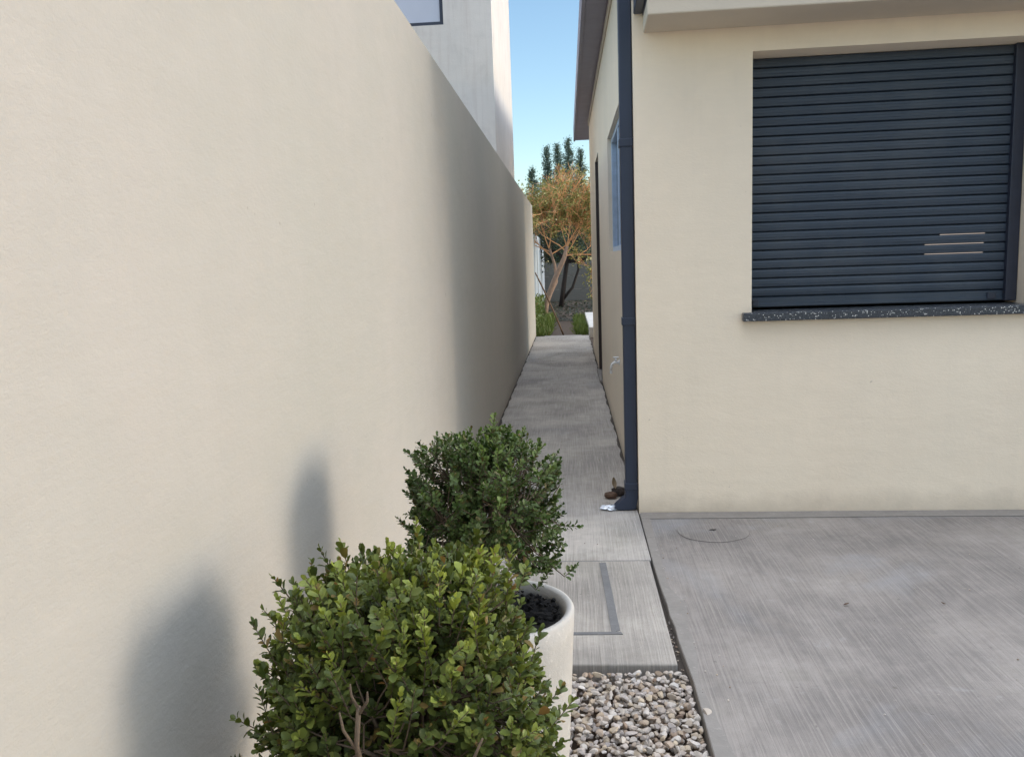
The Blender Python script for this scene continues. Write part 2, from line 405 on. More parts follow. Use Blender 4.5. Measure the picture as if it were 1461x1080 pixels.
# ------------------------------------------------------------- gravel
def ico():
    b = bmesh.new(); bmesh.ops.create_icosphere(b, subdivisions=2, radius=1)
    v = np.array([x.co[:] for x in b.verts]); f = np.array([[x.index for x in q.verts] for q in b.faces]); b.free(); return v, f
IV, IF = ico()
protos = []
for k in range(14):
    v = IV.copy()
    for _ in range(9):       # planar cuts give broken-stone facets
        n = rng.normal(size=3); n /= np.linalg.norm(n); dcut = rng.uniform(.42, .8)
        t = v @ n; m = t > dcut; v[m] -= np.outer(t[m] - dcut, n)
    protos.append(v)
def stones(pos, size, name, mat, parent=None):
    VV, FF = [], []; n0 = 0
    for p, s in zip(pos, size):
        v = protos[rng.integers(14)] * (s * np.array([1, rng.uniform(.6, .9), rng.uniform(.42, .7)]))
        a, b = rng.uniform(0, 6.28), rng.uniform(-.5, .5)
        ca, sa, cb, sb = math.cos(a), math.sin(a), math.cos(b), math.sin(b)
        v = v @ np.array([[1, 0, 0], [0, cb, -sb], [0, sb, cb]]).T @ np.array([[ca, -sa, 0], [sa, ca, 0], [0, 0, 1]]).T
        VV.append(v + p); FF.append(IF + n0); n0 += len(v)
    me = bpy.data.meshes.new(name); me.from_pydata(np.concatenate(VV).tolist(), [], np.concatenate(FF).tolist())
    return link(name, me, mat, parent)
P, Z = [], []
for lay, (stp, zz) in enumerate(((.0205, -.034), (.0205, -.017))):
    for x in np.arange(-.585, .345, stp):
        for y in np.arange(.1 if lay == 0 else .25, 2.515, stp):
            X = x + rng.uniform(-.5, .5) * stp; Y = y + rng.uniform(-.5, .5) * stp
            if lay and rng.random() < .12: continue
            if Y > 2.5 and X < .31: Y = 2.5
            P.append((min(X, .335), min(Y, 2.6 if X > .325 else 2.512), zz + rng.uniform(-.004, .007))); Z.append(rng.uniform(.0085, .0185) * (1.15 if rng.random() < .12 else 1))
for k in range(22):
    P.append((rng.uniform(.322, .338), rng.uniform(2.5, 2.95), -.026)); Z.append(rng.uniform(.003, .006))
P.append((.362, 2.245, .006)); Z.append(.019)
tag(stones(P, Z, 'gravel', m_peb), 'white and beige pebbles filling the strip between wall and patio', 'gravel', kind='stuff')

# ------------------------------------------------------------- boundary wall on the left
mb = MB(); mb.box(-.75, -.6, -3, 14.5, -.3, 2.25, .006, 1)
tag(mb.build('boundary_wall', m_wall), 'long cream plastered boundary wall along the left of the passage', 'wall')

# ------------------------------------------------------------- neighbour's building behind it
nb = empty('neighbour_building', (-3, 9.45, 0), 'pale grey unfinished-looking plastered building rising behind the left boundary wall', 'building')
wallgrid('x', (-7, -.77), (-.2, 6.4), 9.45, 9.65, [(-3.1, -1.3, 3.9, 5.4)]).build('front_wall', m_neigh, nb)
mb = MB(); mb.box(-.97, -.77, 9.652, 12.6, -.2, 6.4); mb.build('side_wall', m_neigh, nb)
mb = MB(); mb.box(-7, -.97, 9.652, 12.6, 6.2, 6.39); mb.box(-7, -.97, 12.4, 12.6, -.2, 6.2); mb.build('roof', m_neigh, nb)
mb = MB()
mb.box(-3.1, -1.3, 9.47, 9.53, 3.9, 3.94, .004); mb.box(-3.1, -1.3, 9.47, 9.53, 5.36, 5.4, .004)
for x in (-3.1, -2.22, -1.34): mb.box(x, x + .04, 9.472, 9.528, 3.94, 5.36, .004)
wn = mb.build('window', m_frame, nb)
mb = MB(); mb.box(-3.06, -1.34, 9.49, 9.5, 3.94, 5.36); mb.build('pane', m_curtain, wn)

# ------------------------------------------------------------- house on the right
X0, Y0 = HX, 4.147
TA = R_(-1.25)
def ft(x, y, z):   # front elements: x, y measured from the corner, wall turned 1.25 degrees
    return (X0 + x * math.cos(TA) - y * math.sin(TA), Y0 + x * math.sin(TA) + y * math.cos(TA), z)
sof = lambda y: 3.05 + .0255 * (y - 6)
hs = empty('house', (X0, Y0, 0), 'single storey cream plastered house with dark roller shutter, right of the passage', 'house')
def up(x, y, z): return (x, y, sof(y) + .02) if z > 2.9 else (x, y, z)
wx0, wx1, wz0, wz1 = .56, 1.86, 1.005, 2.24
wallgrid('x', (0, 6.5), (-.2, 3.0), 0, .25, [(wx0, wx1, wz0, wz1)]).build('front_wall', m_house, hs, fn=lambda x, y, z: up(*ft(x, y, z)))
wallgrid('y', (Y0 + .25, 11.9), (-.2, 3.0), X0, X0 + .2, [(5.15, 6.78, 1.35, 2.235), (8.75, 9.62, -.02, 2.38)]).build('side_wall', m_house, hs, fn=up)
mb = MB(); mb.box(X0 + .2, 6.8, 11.7, 11.9, -.2, 3.0); mb.box(6.6, 6.8, 4.2, 11.7, -.2, 3.0); mb.build('rear_wall', m_house, hs, fn=up)
mb = MB(); mb.box(X0 - .014, X0 - .001, 4.02, 11.9, 2.93, 3.0, .004, 1); mb.build('cornice', m_band, hs, fn=lambda x, y, z: (x, y, sof(y) - (3.0 - z) - .0))
# roof with overhanging soffit
def rf(x, y, z): return (x, y, sof(y) + (z - 3.0))
mb = MB(); mb.box(.165, 7.1, 3.95, 14.2, 3.0, 3.16); roof = mb.build('roof', m_fascia, hs, fn=rf)
mb = MB()
for a, b in ((3.93, 7.6), (7.604, 11.3), (11.304, 14.22)): mb.box(.135, .163, a, b, 2.985, 3.2, .003, 1)
mb.build('fascia', m_fascia, roof, fn=rf)
# moulded concrete band over the window, gutter above it
mb = MB(); mb.box(.05, 6.6, -.30, 0, 2.35, 2.425, .006, 2); mb.build('overhang_band', m_band, hs, fn=ft)
mb = MB(); mb.box(.006, .048, -.29, -.002, 2.437, 2.56, .004); mb.box(.048, 6.6, -.29, -.002, 2.428, 2.56, .004); mb.build('gutter', m_navy, hs, fn=ft)
# downpipe
mb = MB()
px0, px1, py0, py1 = .266, .3285, 4.19, 4.255
mb.box(px0, px1, py0, py1, .10, 3.0, .006, 2)
dpn = mb.build('downpipe', m_navy, hs)
for zc in (1.86, .985, .13):
    mb = MB(); mb.box(px0 - .005, .3295, py0 - .005, py1 + .005, zc - .022, zc + .018, .004, 2); mb.build('collar', m_navy, dpn)
mb = MB()   # kicked-out shoe
bm = mb.bm
prof = [((px0, .115), (.3287, .115)), ((px0 - .004, .07), (.3287, .065)), ((.222, .035), (.318, .006)), ((.205, .018), (.225, .003))]
rings = [[bm.verts.new((a[0], py0 - .001, a[1])), bm.verts.new((b[0], py0 - .001, b[1])), bm.verts.new((b[0], py1 + .001, b[1])), bm.verts.new((a[0], py1 + .001, a[1]))] for a, b in prof]
for r0, r1 in zip(rings, rings[1:]):
    for k in range(4): bm.faces.new((r0[k], r0[(k + 1) % 4], r1[(k + 1) % 4], r1[k]))
bm.faces.new(rings[-1]); bmesh.ops.bevel(bm, geom=list(bm.edges), offset=.003, segments=1, affect='EDGES')
mb.build('elbow', m_navy, dpn)
# roller shutter window
wd = empty('window', (0, 0, 0)); wd.parent = hs
mb = MB(); n = 25; zb, zt = 1.028, 2.24; INS = .165
h = (zt - zb - .052) / n; bm = mb.bm
prof = []
prof += [(-.004, zb), (-.010, zb + .003), (-.010, zb + .016), (-.006, zb + .018), (-.006, zb + .047), (-.002, zb + .049), (.008, zb + .0495)]
for i in range(n):
    z = zb + .052 + i * h
    prof += [(.010, z), (.001, z + .0015), (-.0075, z + .006), (-.0090, z + .016), (-.0078, z + .0172), (-.0094, z + .0184), (-.0099, z + .029),
             (-.0088, z + .0302), (-.0098, z + .0314), (-.0078, z + h - .0045), (.001, z + h - .002), (.010, z + h - .0015)]
L_ = [bm.verts.new((wx0 + .002, INS + y, z)) for y, z in prof]; R2 = [bm.verts.new((wx1 - .055, INS + y, z)) for y, z in prof]
for i in range(len(prof) - 1): bm.faces.new((L_[i], R2[i], R2[i + 1], L_[i + 1]))
sh = mb.build('shutter', m_shut, wd, fn=ft)
mb = MB(); mb.box(wx1 - .055, wx1 - .002, INS - .035, INS + .03, wz0 + .022, wz1 - .001, .003)
mb.box(wx0 + .0005, wx0 + .004, INS - .03, INS + .03, wz0 + .022, wz1 - .001)
mb.box(wx0 + .004, wx1 - .055, INS + .02, INS + .03, wz0 + .02, wz1 - .001); mb.build('frame', m_frame, wd, fn=ft)
mb = MB(); mb.box(wx0 + .035, wx0 + .062, INS - .019, INS - .006, zb + .008, zb + .038, .002); mb.box(wx0 + .03, wx0 + .052, INS - .021, INS - .009, zb + .03, zb + .042, .002)
mb.build('latch', m_frame, sh, fn=ft)
mb = MB(); mb.box(wx1 - .13, wx1 - .09, INS - .016, INS - .006, zb + .008, zb + .04, .002); mb.build('latch', m_frame, sh, fn=ft)
M = N('slot_glow'); M.col((.3, .26, .22, 1)); M.b.inputs['Emission Color'].default_value = srgb(240, 220, 205); M.b.inputs['Emission Strength'].default_value = .22  # glowing strips painted in for the bright lines of light between slats
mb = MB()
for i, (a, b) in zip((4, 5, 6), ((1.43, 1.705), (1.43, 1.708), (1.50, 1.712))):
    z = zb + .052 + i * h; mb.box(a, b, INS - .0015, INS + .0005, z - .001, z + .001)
mb.build('slot_glow_strip', M.m, sh, fn=ft)
mb = MB(); mb.box(.512, 1.97, -.045, -.0005, .972, 1.014, .005, 2); mb.box(wx0 + .0015, wx1 - .0015, -.0005, .24, .98, 1.0145)
mb.build('sill', m_sill, wd, fn=ft)
# side window and side door
sw = empty('window', (0, 0, 0)); sw.parent = hs
mb = MB(); a, b, c, e_ = 5.15, 6.78, 1.35, 2.235
mb.box(X0 + .03, X0 + .10, b - .045, b - .001, c, e_, .003); mb.box(X0 + .03, X0 + .10, a + .001, a + .045, c, e_, .003)
mb.box(X0 + .03, X0 + .10, a + .045, b - .045, c, c + .04, .003); mb.box(X0 + .03, X0 + .10, a + .045, b - .045, e_ - .04, e_, .003)
mb.box(X0 + .032, X0 + .08, 5.94, 5.98, c + .04, e_ - .04, .003)
mb.build('frame', m_jamb, sw)
mb = MB(); mb.box(X0 + .05, X0 + .056, a + .045, 5.94, c + .04, e_ - .04); mb.box(X0 + .064, X0 + .07, 5.98, b - .045, c + .04, e_ - .04); mb.build('pane', m_glass, sw)
mb = MB(); mb.box(X0 + .10, X0 + .14, 8.752, 9.618, 0, 2.378, .003); dr = mb.build('door', m_door, hs)
mb = MB(); mb.box(X0 + .06, X0 + .099, 8.80, 8.84, .98, 1.12, .006); mb.build('handle', m_jamb, dr)
mb = MB(); mb.box(X0 - .004, X0 + .099, 9.585, 9.617, .032, 2.376, .003); mb.box(X0 - .004, X0 + .099, 8.752, 8.784, .032, 2.376, .003); mb.build('frame', m_door, dr)
mb = MB(); mb.box(X0 - .03, X0 + .1, 8.70, 9.66, .0005, .03, .004); mb.build('door_threshold', m_mortar, hs)
# garden tap
fy, fz = 5.62, .60
tp = empty('tap', (0, 0, 0)); tp.parent = hs
mb = MB(); mb.tube([(X0 + .002, fy, fz), (X0 - .006, fy, fz)], [.02, .02], 16); mb.tube([(X0, fy, fz), (X0 - .035, fy, fz), (X0 - .052, fy - .001, fz - .012), (X0 - .058, fy - .002, fz - .035), (X0 - .059, fy - .002, fz - .05)], [.0095, .0095, .0095, .009, .009], 10)
mb.tube([(X0 - .026, fy, fz + .006), (X0 - .026, fy, fz + .03)], [.0095, .006], 10); mb.build('spout', m_white, tp, True)
mb = MB(); mb.box(X0 - .046, X0 - .006, fy - .007, fy + .007, fz + .03, fz + .039, .004); mb.build('handle', m_white, tp)
mb = MB(); mb.tube([(X0 - .059, fy - .002, fz - .054), (X0 - .059, fy - .002, fz - .075)], [.011, .009], 10); mb.build('hose_nozzle', m_white, tp)

# ------------------------------------------------------------- things at the foot of the downpipe
def crumple(name, c, r, mat, label, cat, seed, flat=.25, jag=.35, group=None):
    rr = np.random.default_rng(seed); b = bmesh.new(); bmesh.ops.create_icosphere(b, subdivisions=3, radius=1)
    for v in b.verts:
        n = v.co.copy(); k = 1 + jag * (math.sin(n.x * 5 + seed) * math.cos(n.y * 6 + 2 * seed) * .6 + rr.uniform(-.3, .3))
        v.co = Vector((c[0] + n.x * r[0] * k, c[1] + n.y * r[1] * k, max(.004, c[2] + n.z * r[2] * k)))
    me = bpy.data.meshes.new(name); b.to_mesh(me); b.free(); return tag(link(name, me, mat), label, cat, group)
crumple('foil_scrap', (.20, 4.22, .010), (.06, .035, .012), m_foil, 'crumpled shiny foil lying under the mouth of the dark downpipe', 'foil', 3, jag=.6)
crumple('stone', (.198, 4.42, .018), (.036, .024, .02), m_dry, 'flat brown stone on the path, left-most beside the downpipe foot', 'stone', 5, jag=.2)
crumple('stone', (.245, 4.47, .025), (.042, .03, .026), simple('dark_stone', srgb(62, 54, 52), .8, 0, .4, 50, .5), 'dark brown stone against the wall behind the downpipe foot', 'stone', 8, jag=.25)
def curled_leaf(c, L, ang, curl, mat, label, wd=.45, tilt=0):
    b = bmesh.new(); n = 8; rows = []
    for i in range(n + 1):
        t = i / n; w = math.sin(math.pi * min(.98, t * .96 + .02)) ** .8 * L * wd
        rows.append([b.verts.new((t * L, s * w * .5, curl * L * (t - .3) ** 2 + abs(s) * w * .35)) for s in (-1, -.4, .0, .4, 1)])
    for r0, r1 in zip(rows, rows[1:]):
        for k in range(4): b.faces.new((r0[k], r1[k], r1[k + 1], r0[k + 1]))
    me = bpy.data.meshes.new('dry_leaf'); b.to_mesh(me); b.free()
    me.transform(Matrix.Translation(c) @ Matrix.Rotation(ang, 4, 'Z') @ Matrix.Rotation(tilt, 4, 'Y'))
    o = link('dry_leaf', me, mat); sm = o.modifiers.new('thick', 'SOLIDIFY'); sm.thickness = .0006
    return tag(o, label, 'leaf')
curled_leaf((.225, 4.45, .045), .06, 2.0, .8, simple('tan_leaf', srgb(140, 124, 100), .7), 'curled tan dead leaf standing on the stones by the downpipe', tilt=-.9)
curled_leaf((.98, 2.98, .006), .022, .2, .5, m_dry, 'tiny brown leaf scrap on the patio, nearer the gravel of the two')
curled_leaf((1.345, 2.98, .006), .016, 2.6, .7, m_dry, 'tiny brown leaf scrap on the patio, further right of the two')

P = [(rng.uniform(.36, 2.3), rng.uniform(1.9, 4.0), .004) for _ in range(60)] + [(rng.uniform(-.3, .3), rng.uniform(3.6, 9), .004) for _ in range(40)] + [(.36 + abs(rng.normal()) * .05, rng.uniform(2, 4), .005) for _ in range(40)]
tag(stones(P, rng.uniform(.0012, .0045, len(P)), 'grit', m_peb), 'loose grit crumbs scattered over the concrete paving', 'grit', kind='stuff')
# ------------------------------------------------------------- planter pots
def pot(cx, cy, H, Rr, label):
    t = empty('planter_pot', (cx, cy, -.03), label, 'plant pot', 'tall white concrete pots')
    Rb = Rr * .80
    prof = [(0.001, .0), (Rb - .006, 0), (Rb, .006)]
    for i in range(1, 12):
        k = i / 12; prof.append((Rb + (Rr - Rb) * k ** .9, .006 + (H - .012) * k))
    prof += [(Rr, H - .008), (Rr - .004, H - .002), (Rr - .008, H), (Rr - .014, H - .001), (Rr - .019, H - .006), (Rr - .022, H - .03), (Rr - .03, H - .16)]
    mb = MB(); mb.lathe(prof, (cx, cy, -.03), 72, .004); o = mb.build('pot_body', m_pot, t, True)
    mb = MB(); n = 40; c0 = mb.bm.verts.new((cx, cy, H - .05)); rg = []
    for q in (.35, .7, 1.0):
        rg.append([mb.bm.verts.new((cx + (Rr - .031) * q * math.cos(k * 2 * math.pi / n), cy + (Rr - .031) * q * math.sin(k * 2 * math.pi / n), H - .055 + rng.uniform(-.014, .012))) for k in range(n)])
    for k in range(n): mb.bm.faces.new((c0, rg[0][k], rg[0][(k + 1) % n]))
    for a_, b_ in zip(rg, rg[1:]):
        for k in range(n): mb.bm.faces.new((a_[k], b_[k], b_[(k + 1) % n], a_[(k + 1) % n]))
    so_ = mb.build('soil', m_potsoil, t)
    PP_ = []; 
    for k in range(420):
        a_ = rng.uniform(0, 6.283); q_ = (Rr - .03) * math.sqrt(rng.random()); PP_.append((cx + q_ * math.cos(a_), cy + q_ * math.sin(a_), H - .052 + rng.uniform(-.004, .006)))
    stones(PP_, rng.uniform(.003, .010, 420), 'soil_crumbs', m_potsoil, so_)
pot(-.178, 1.80, .55, .172, 'farther tall white concrete pot, its rim and dark soil in view beside the gravel')
pot(-.25, 1.14, .50, .165, 'tall white round concrete pot, the nearer one, hidden under the larger bush')

# ------------------------------------------------------------- foliage
def leaves(pos, dirn, nrm, size, age, name, mat, parent, width=.74, shape='box'):
    """obovate folded leaves; all arrays Nx3 / N"""
    n = len(pos); dirn = dirn / np.linalg.norm(dirn, axis=1, keepdims=True)
    side = np.cross(dirn, nrm); side /= np.linalg.norm(side, axis=1, keepdims=True) + 1e-9
    up_ = np.cross(side, dirn)
    if shape == 'box':
        tpl = [(0, 0, 0), (.5, 0, .0), (1, 0, -.06), (.30, .34, .07), (.72, .46, .10), (.94, .2, .0), (.30, -.34, .07), (.72, -.46, .10), (.94, -.2, .0)]
        faces = [(0, 1, 3), (3, 1, 4), (1, 2, 5, 4), (0, 6, 1), (6, 7, 1), (1, 7, 8, 2)]
    else:
        tpl = [(0, 0, 0), (.5, .5, .08), (1, 0, 0), (.5, -.5, .08)]; faces = [(0, 1, 2, 3)]
    T = np.array(tpl); m = len(T)
    bend = rng.uniform(-.25, .25, n)
    V = (pos[:, None] + size[:, None, None] * (T[None, :, 0, None] * dirn[:, None] + (T[None, :, 1, None] * width) * side[:, None]
         + (T[None, :, 2, None] + bend[:, None, None] * T[None, :, 0, None] ** 2) * up_[:, None])).reshape(-1, 3)
    F = []
    base = np.arange(n) * m
    me = bpy.data.meshes.new(name)
    for f in faces: F.append(base[:, None] + np.array(f)[None])
    FL = []
    for q in F: FL += q.tolist()
    me.from_pydata(V.tolist(), [], FL)
    at = me.attributes.new('age', 'FLOAT', 'POINT'); at.data.foreach_set('value', np.repeat(age, m).astype(np.float32))
    return link(name, me, mat, parent, True)

def bush(name, c, rx, ry, rz, nshoot, lsz, mat, label, stem_base, seed, young=.5, power=2.3, gaps=(), extra=()):
    g = np.random.default_rng(seed)
    t = empty(name, stem_base, label, 'bush', 'clipped box bushes in pots')
    c = np.array(c); P, D, Nn, Sz, A = [], [], [], [], []
    mbS = MB(); root = np.array(stem_base)
    tips = []
    for k in range(nshoot):
        u = g.normal(size=3); u /= np.linalg.norm(u)
        if u[2] < -.75: u[2] = -u[2]
        sup = (abs(u[0]) ** power + abs(u[1]) ** power + abs(u[2]) ** power) ** (-1 / power)
        deep = 1.0 if k < nshoot * .68 else g.uniform(.45, .85)
        lump = 1 + .07 * math.sin(u[0] * 5 + seed) * math.cos(u[1] * 4.3 + 1.7 * seed) + .06 * math.sin(u[2] * 6 + seed)
        rr = sup * lump * deep * (1 + g.normal() * .035)
        if g.random() < .09 and deep == 1: rr *= g.uniform(1.08, 1.2)
        tip = c + u * rr * np.array([rx, ry, rz])
        if any(np.linalg.norm(tip - np.array(q_[:3])) < q_[3] for q_ in gaps): continue
        Lsh = g.uniform(.045, .09) * (rx / .2)
        dr_ = u * .75 + np.array([0, 0, .55]) + g.normal(size=3) * .28; dr_ /= np.linalg.norm(dr_)
        st = tip - dr_ * Lsh; tips.append((st, tip, deep))
        nl = int(Lsh / (lsz * .42)); ax = np.cross(dr_, g.normal(size=3)); ax /= np.linalg.norm(ax); ay = np.cross(dr_, ax)
        yv = (g.random() ** 1.5) * young * 2 * (.4 + .6 * max(0, u[2] + .25))
        for i in range(nl):
            q = (i + .5) / nl; p = st + dr_ * Lsh * q; a = (i % 2) * math.pi / 2 + g.uniform(-.3, .3)
            for s_ in (1, -1):
                o = (ax * math.cos(a) + ay * math.sin(a)) * s_
                d_ = o * (1 - .45 * q) + dr_ * (.45 + .5 * q) + g.normal(size=3) * .18
                P.append(p + o * .001); D.append(d_); Nn.append(dr_ - o * .2 + np.array([0, 0, .35]) + g.normal(size=3) * .15)
                Sz.append(lsz * g.uniform(.5, 1.3) * (1 - .35 * (q > .85))); A.append(min(1, yv * (.35 + .8 * q)))
        P.append(tip); D.append(dr_ + g.normal(size=3) * .2); Nn.append(ax); Sz.append(lsz * .7); A.append(min(1, yv))
    leaves(np.array(P), np.array(D), np.array(Nn), np.array(Sz), np.array(A), 'foliage', mat, t)
    # stems: trunk, limbs towards sub-centres, twigs to shoots
    top = c.copy(); top[2] = c[2] - rz * .45
    mbS.tube([root, root * .5 + top * .5 + np.array([.006, -.004, 0]), top], [.011, .010, .009], 8)
    subs = []
    for k in range(26):
        u = g.normal(size=3); u /= np.linalg.norm(u); u[2] = abs(u[2]) * .8 if g.random() < .7 else u[2] * .5
        e_ = c + u * np.array([rx, ry, rz]) * g.uniform(.5, .75); m_ = (top + e_) / 2 + g.normal(size=3) * .012 + np.array([0, 0, -.01])
        b0 = top + (root - top) * g.uniform(0, .25)
        mbS.tube([b0, m_, e_], [.005, .004, .0026], 6); subs += [e_, m_]
    SA = np.array(subs)
    for st, tip, deep in tips:
        if deep == 1 or g.random() < .6:
            j = np.argmin(((SA - st) ** 2).sum(1)); mid = (SA[j] + st) / 2 + g.normal(size=3) * .006
            mbS.tube([SA[j], mid, st, tip], [.0018, .0015, .0012, .0007], 4, False)
    for pts_, rd_ in extra: mbS.tube(pts_, rd_, 7)
    mbS.build('stem', m_bark, t, True)
    return t
bush('box_bush', (-.206, 1.80, .748), .176, .165, .174, 600, .0130, m_leaf_b, 'smaller dark green clipped box bush, the farther of two, rising from the white pot', (-.19, 1.80, .46), 4, .38)
bush('box_bush', (-.256, 1.15, .640), .212, .20, .220, 1120, .0160, m_leaf_f, 'larger olive green box bush in the foreground with pale young tips', (-.25, 1.14, .40), 9, .62,
     gaps=((-.285, .95, .755, .055), (-.24, .95, .66, .065), (-.29, .97, .63, .06), (-.25, 1.0, .68, .05), (-.12, .97, .60, .035)),
     extra=(([(-.262, 1.10, .44), (-.290, 1.02, .55), (-.279, .975, .63), (-.284, .958, .70), (-.277, .955, .755)], [.006, .005, .0042, .0036, .003]),
            ([(-.283, .96, .69), (-.297, .95, .725), (-.299, .945, .752)], [.0024, .002, .0013]),
            ([(-.277, .955, .745), (-.264, .95, .765), (-.262, .945, .78)], [.0022, .0018, .001]),
            ([(-.277, .955, .75), (-.284, .95, .772), (-.283, .945, .79)], [.0022, .0016, .001]),
            ([(-.281, .985, .60), (-.315, .965, .635), (-.335, .96, .655)], [.0032, .0024, .0014]),
            ([(-.25, 1.10, .44), (-.19, 1.02, .56), (-.15, .99, .64), (-.125, .975, .70)], [.0045, .0035, .0026, .0014])))
# few long shoots and pruned woody ends on the near bush are part of its own stem mesh
# ------------------------------------------------------------- back yard
def grow(mb, p, d, L, r, depth, out, g, spread=.5, upb=.15, segs=4, nch=3, shrink=.68):
    pts, rd = [Vector(p)], [r]; d = Vector(d).normalized()
    for i in range(segs):
        d = (d + Vector(g.normal(size=3)) * .13 + Vector((0, 0, upb * .3))).normalized()
        pts.append(pts[-1] + d * L / segs); rd.append(max(.0055, r * (1 - .45 * (i + 1) / segs)))
    mb.tube(pts, rd, 6 if r > .02 else 4, r > .02)
    if depth == 0:
        out.append((pts[-2], pts[-1])); return
    for k in range(nch):
        q = g.uniform(.45, 1.0) if k else 1.0
        i = min(segs - 1, int(q * segs)); b = pts[i].lerp(pts[i + 1], q * segs - i if q < 1 else 1)
        nd = (d + Vector(g.normal(size=3)) * spread + Vector((0, 0, upb))).normalized()
        grow(mb, b, nd, L * shrink * g.uniform(.8, 1.15), rd[i] * .62, depth - 1, out, g, spread, upb, segs, nch, shrink)
# bare-twigged tree in front
g = np.random.default_rng(21)
tt = empty('twiggy_tree', (-.62, 19.8, -.06), 'small leaning tree with pinkish bark and a crown of bare twigs coloured sunlit orange', 'tree')
mb = MB(); ends = []
mb.tube([(-.62, 19.8, -.06), (-.56, 19.8, .3), (-.34, 19.75, .85), (-.1, 19.7, 1.35), (-.02, 19.7, 1.62)], [.085, .075, .062, .055, .045], 9)
mb.tube([(-.56, 19.8, .3), (-.30, 19.9, .8), (-.33, 20, 1.2), (-.45, 20, 1.6)], [.05, .04, .035, .03], 7)
mb.build('trunk', m_bark_r, tt, True)
mb = MB()
for b, dd in (((-.02, 19.7, 1.6), (.3, 0, 1)), ((-.02, 19.7, 1.6), (-.35, .1, 1)), ((-.45, 20, 1.58), (-.3, 0, 1)), ((-.45, 20, 1.58), (.15, .1, 1)), ((-.1, 19.7, 1.35), (.8, 0, .8)), ((-.05, 19.7, 1.5), (0, -.2, 1)),((-.4, 20, 1.4), (-.7, 0, .8)), ((-.1, 19.7, 1.4), (.9, -.1, .25)), ((-.4, 20, 1.45), (.9, .3, .3)), ((-.4, 20, 1.5), (-.9, .1, .35)), ((-.05, 19.7, 1.5), (-.8, -.2, .5))):
    grow(mb, b, dd, .66, .020, 5, ends, g, .52, .16, 3, 3, .72)
mb.build('twigs', m_twig, tt)
E = np.array([[*b] for a, b in ends]); Dd = np.array([[*(b - a)] for a, b in ends])
sel = g.random(len(E)) < np.clip(1.2 - (E[:, 2] - 1.6) * .5, .22, 1); E, Dd = E[sel], Dd[sel]
k = 7; PP = np.repeat(E, k, 0) + g.normal(size=(len(E) * k, 3)) * .07; DD = np.repeat(Dd, k, 0) * 8 + g.normal(size=(len(E) * k, 3))
lv = leaves(PP, DD, g.normal(size=PP.shape), g.uniform(.04, .075, len(PP)), g.random(len(PP)), 'foliage', m_leaf_y, tt, .6, 'q')
# dark tree behind it, in shade
g = np.random.default_rng(5)
td = empty('shade_tree', (-.1, 24.5, -.06), 'dark tree with two thin trunks and a dense low crown in shade before the fence', 'tree')
mb = MB(); ends = []
mb.tube([(-.25, 24.5, -.06), (-.15, 24.5, .6), (-.05, 24.5, 1.2), (.0, 24.4, 1.7)], [.08, .07, .06, .05], 8)
mb.tube([(-.2, 24.5, .15), (.1, 24.5, .5), (.28, 24.5, 1.0), (.3, 24.5, 1.5)], [.05, .042, .036, .03], 7)
mb.build('trunk', m_bark_d, td, True); mb = MB()
for k_ in range(9): grow(mb, (g.uniform(-.1, .35), 24.45, 1.22), (g.normal() * .9, g.normal() * .6, .5), .8, .03, 3, ends, g, .6, .05, 3, 3, .7)
mb.build('twigs', m_bark_d, td)
E = np.array([[*b] for a, b in ends]); k = 30; PP = np.repeat(E, k, 0) + g.normal(size=(len(E) * k, 3)) * .16
leaves(PP, g.normal(size=PP.shape), g.normal(size=PP.shape), g.uniform(.05, .09, len(PP)), g.random(len(PP)) * .5, 'foliage', m_leaf_d, td, .6, 'q')
# spired evergreens
def spire(x, y, top, wdt, seed, label, low=.9):
    g = np.random.default_rng(seed); t = empty('evergreen_tree', (x, y, -.06), label, 'tree', 'blue-green evergreens behind the bare tree')
    mb = MB(); pts = [(x, y, -.06), (x + .03, y, top * .5), (x, y, top)]; mb.tube(pts, [.07, .045, .006], 7)
    P, D = [], []
    nb_ = int((top - low) * 70)
    for i in range(nb_):
        q = (i / nb_); z = low + (top - low - .02) * q; a = g.uniform(0, 6.28)
        L = (wdt * (1 - q) ** 1.25 * g.uniform(.25, 1.25) + .05) * (1 + .22 * math.sin(z * 5 + seed))
        d_ = np.array([math.cos(a), math.sin(a), .75]); e_ = np.array([x, y, z]) + d_ * L
        mb.tube([(x, y, z), tuple(e_)], [.008, .003], 3, False)
        for j in range(int(16 + L * 95)):
            s = g.uniform(.15, 1.0); P.append(np.array([x, y, z]) + d_ * L * s + g.normal(size=3) * .05); D.append(d_ + g.normal(size=3) * .6)
    mb.build('trunk', m_bark_d, t)
    P = np.array(P); leaves(P, np.array(D), g.normal(size=P.shape), g.uniform(.035, .07, len(P)), g.random(len(P)), 'foliage', m_leaf_c, t, .5, 'q')
for x, y, top, wd_, s_, lb in ((-1.02, 25.5, 4.1, .34, 1, 'short blue-green evergreen spire at the left of the row, next to the boundary wall'),
        (-.56, 25.8, 4.75, .32, 2, 'slim blue-green evergreen, second from the boundary wall, bare at its tip'),
        (-.25, 26.0, 4.85, .30, 3, 'slim blue-green evergreen in the middle of the row with a thin leader'),
        (.08, 25.6, 4.95, .42, 4, 'tallest, fullest blue-green evergreen of the row, under the roof corner'),
        (.44, 26.2, 4.7, .36, 5, 'blue-green evergreen touching the house edge, right end of the row')):
    spire(x * 1.15, y + 3.6, 1.3 + (top - 1.3) * 1.12, wd_ * 2.7, s_, lb)
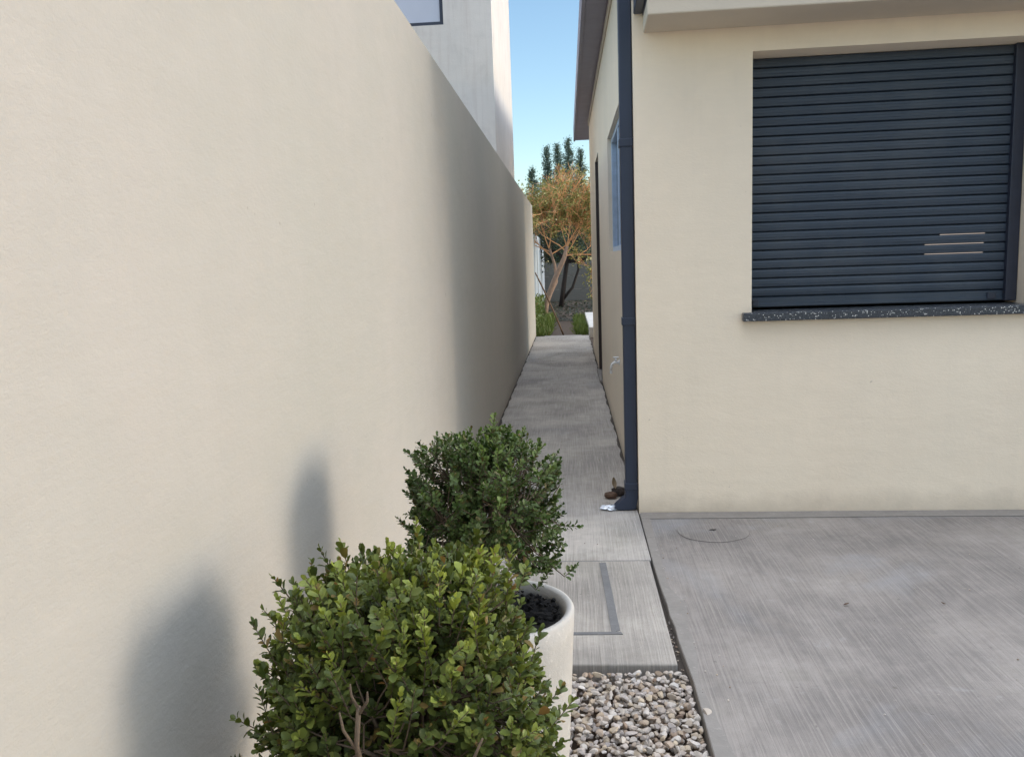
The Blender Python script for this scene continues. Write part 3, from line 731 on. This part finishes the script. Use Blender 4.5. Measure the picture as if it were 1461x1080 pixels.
# far hedge mass seen between trunks is the fence; concrete panel fence
cf = empty('panel_fence', (0, 28, -.06), 'grey concrete panel fence across the end of the back yard', 'fence')
mb = MB()
for k_ in range(3):
    for x in (-3.0, -.95, 1.1, 3.15, 5.2): mb.box(x + .06, x + 1.99, 28.0, 28.04, -.1 + k_ * .44, -.1 + k_ * .44 + .432, .006, 1)
mb.build('panel', m_fence, cf)
for x in (-3.0, -.95, 1.1, 3.15, 5.2, 7.25): MB().box(x - .055, x + .055, 27.97, 28.07, -.1, 1.3, .008, 1).build('post', m_fence, cf)
# blue-grey sheet fence on the left side of the yard
sf = empty('sheet_fence', (-.82, 21, -.06), 'pale blue-grey sheet fence running along the left of the back yard', 'fence')
mb = MB()
y = 14.9
while y < 27.8: mb.box(-.83 - (.0 if int(y * 5) % 2 else .02), -.80, y, y + .2, -.06, 1.95); y += .2005
mb.build('sheet', m_bfence, sf)
for y in (15.0, 18.2, 21.4, 24.6, 27.5): MB().box(-.86, -.79, y, y + .06, -.06, 2.02, .006, 1).build('post', m_frame, sf)
# neighbour-side fence at the right of the yard (shades the ground like the one that must stand there)
# ledge, stick, grass, leaf litter
MB().box(.335, 1.6, 14.5, 18.6, -.06, .13, .01, 1).build('paved_ledge', simple('white_tile', srgb(214, 210, 204), .5))
tag(bpy.data.objects['paved_ledge'], 'low white paved ledge just past the far corner of the house', 'ledge')
mb = MB(); mb.tube([(-.105, 14.75, -.06), (-.25, 14.72, .32), (-.44, 14.66, .78), (-.585, 14.6, 1.10)], [.016, .015, .014, .012], 8)
tag(mb.build('wooden_stick', m_stick, None, True), 'long weathered stick leaning against the far end of the boundary wall', 'stick')
mb = MB(); mb.box(-.45, .2, 14.365, 14.53, -.06, -.004, .004, 1); tag(mb.build('kerb', m_mortar), kind='structure')
def grass(name, n, xr, yr, hr, seed, mat, label, cat):
    g = np.random.default_rng(seed); P = np.stack([g.uniform(*xr, n), g.uniform(*yr, n), np.full(n, -.06)], 1)
    D = g.normal(size=(n, 3)) * .35 + np.array([0, 0, 1]); 
    o = leaves(P, D, g.normal(size=(n, 3)), g.uniform(*hr, n), g.random(n), name, mat, None, .09, 'q')
    return tag(o, label, cat, kind='stuff')
grass('grass', 5200, (-.78, -.36), (14.7, 19.5), (.06, .22), 1, m_leaf_g, 'patch of green grass left of the dirt track behind the passage', 'grass')
grass('grass', 2600, (.1, .34), (14.9, 19.0), (.05, .2), 2, m_leaf_g, 'strip of green grass right of the dirt track, by the white ledge', 'grass')
g = np.random.default_rng(3); n = 3500
P = np.stack([g.uniform(-.9, 1.2, n), g.uniform(18.5, 27.8, n), g.uniform(-.055, -.04, n)], 1)
tag(leaves(P, g.normal(size=(n, 3)) * np.array([1, 1, .15]), np.tile([0, 0, 1.], (n, 1)) + g.normal(size=(n, 3)) * .2, g.uniform(.04, .09, n), g.random(n) * .4, 'leaf_litter', m_leaf_d, None, .6, 'q'),
    'dark fallen leaves covering the soil under the trees', 'leaf litter', kind='stuff')
# tall weeds by the sheet fence
g = np.random.default_rng(13); n = 1500
P = np.stack([g.uniform(-.78, -.58, n), g.uniform(15, 20, n), g.uniform(-.05, .5, n)], 1)
tag(leaves(P, g.normal(size=(n, 3)) + np.array([0, 0, .8]), g.normal(size=(n, 3)), g.uniform(.05, .1, n), g.random(n) * .6, 'weeds', m_leaf_g, None, .4, 'q'),
    'tall leafy weeds along the foot of the sheet fence', 'weeds', kind='stuff')
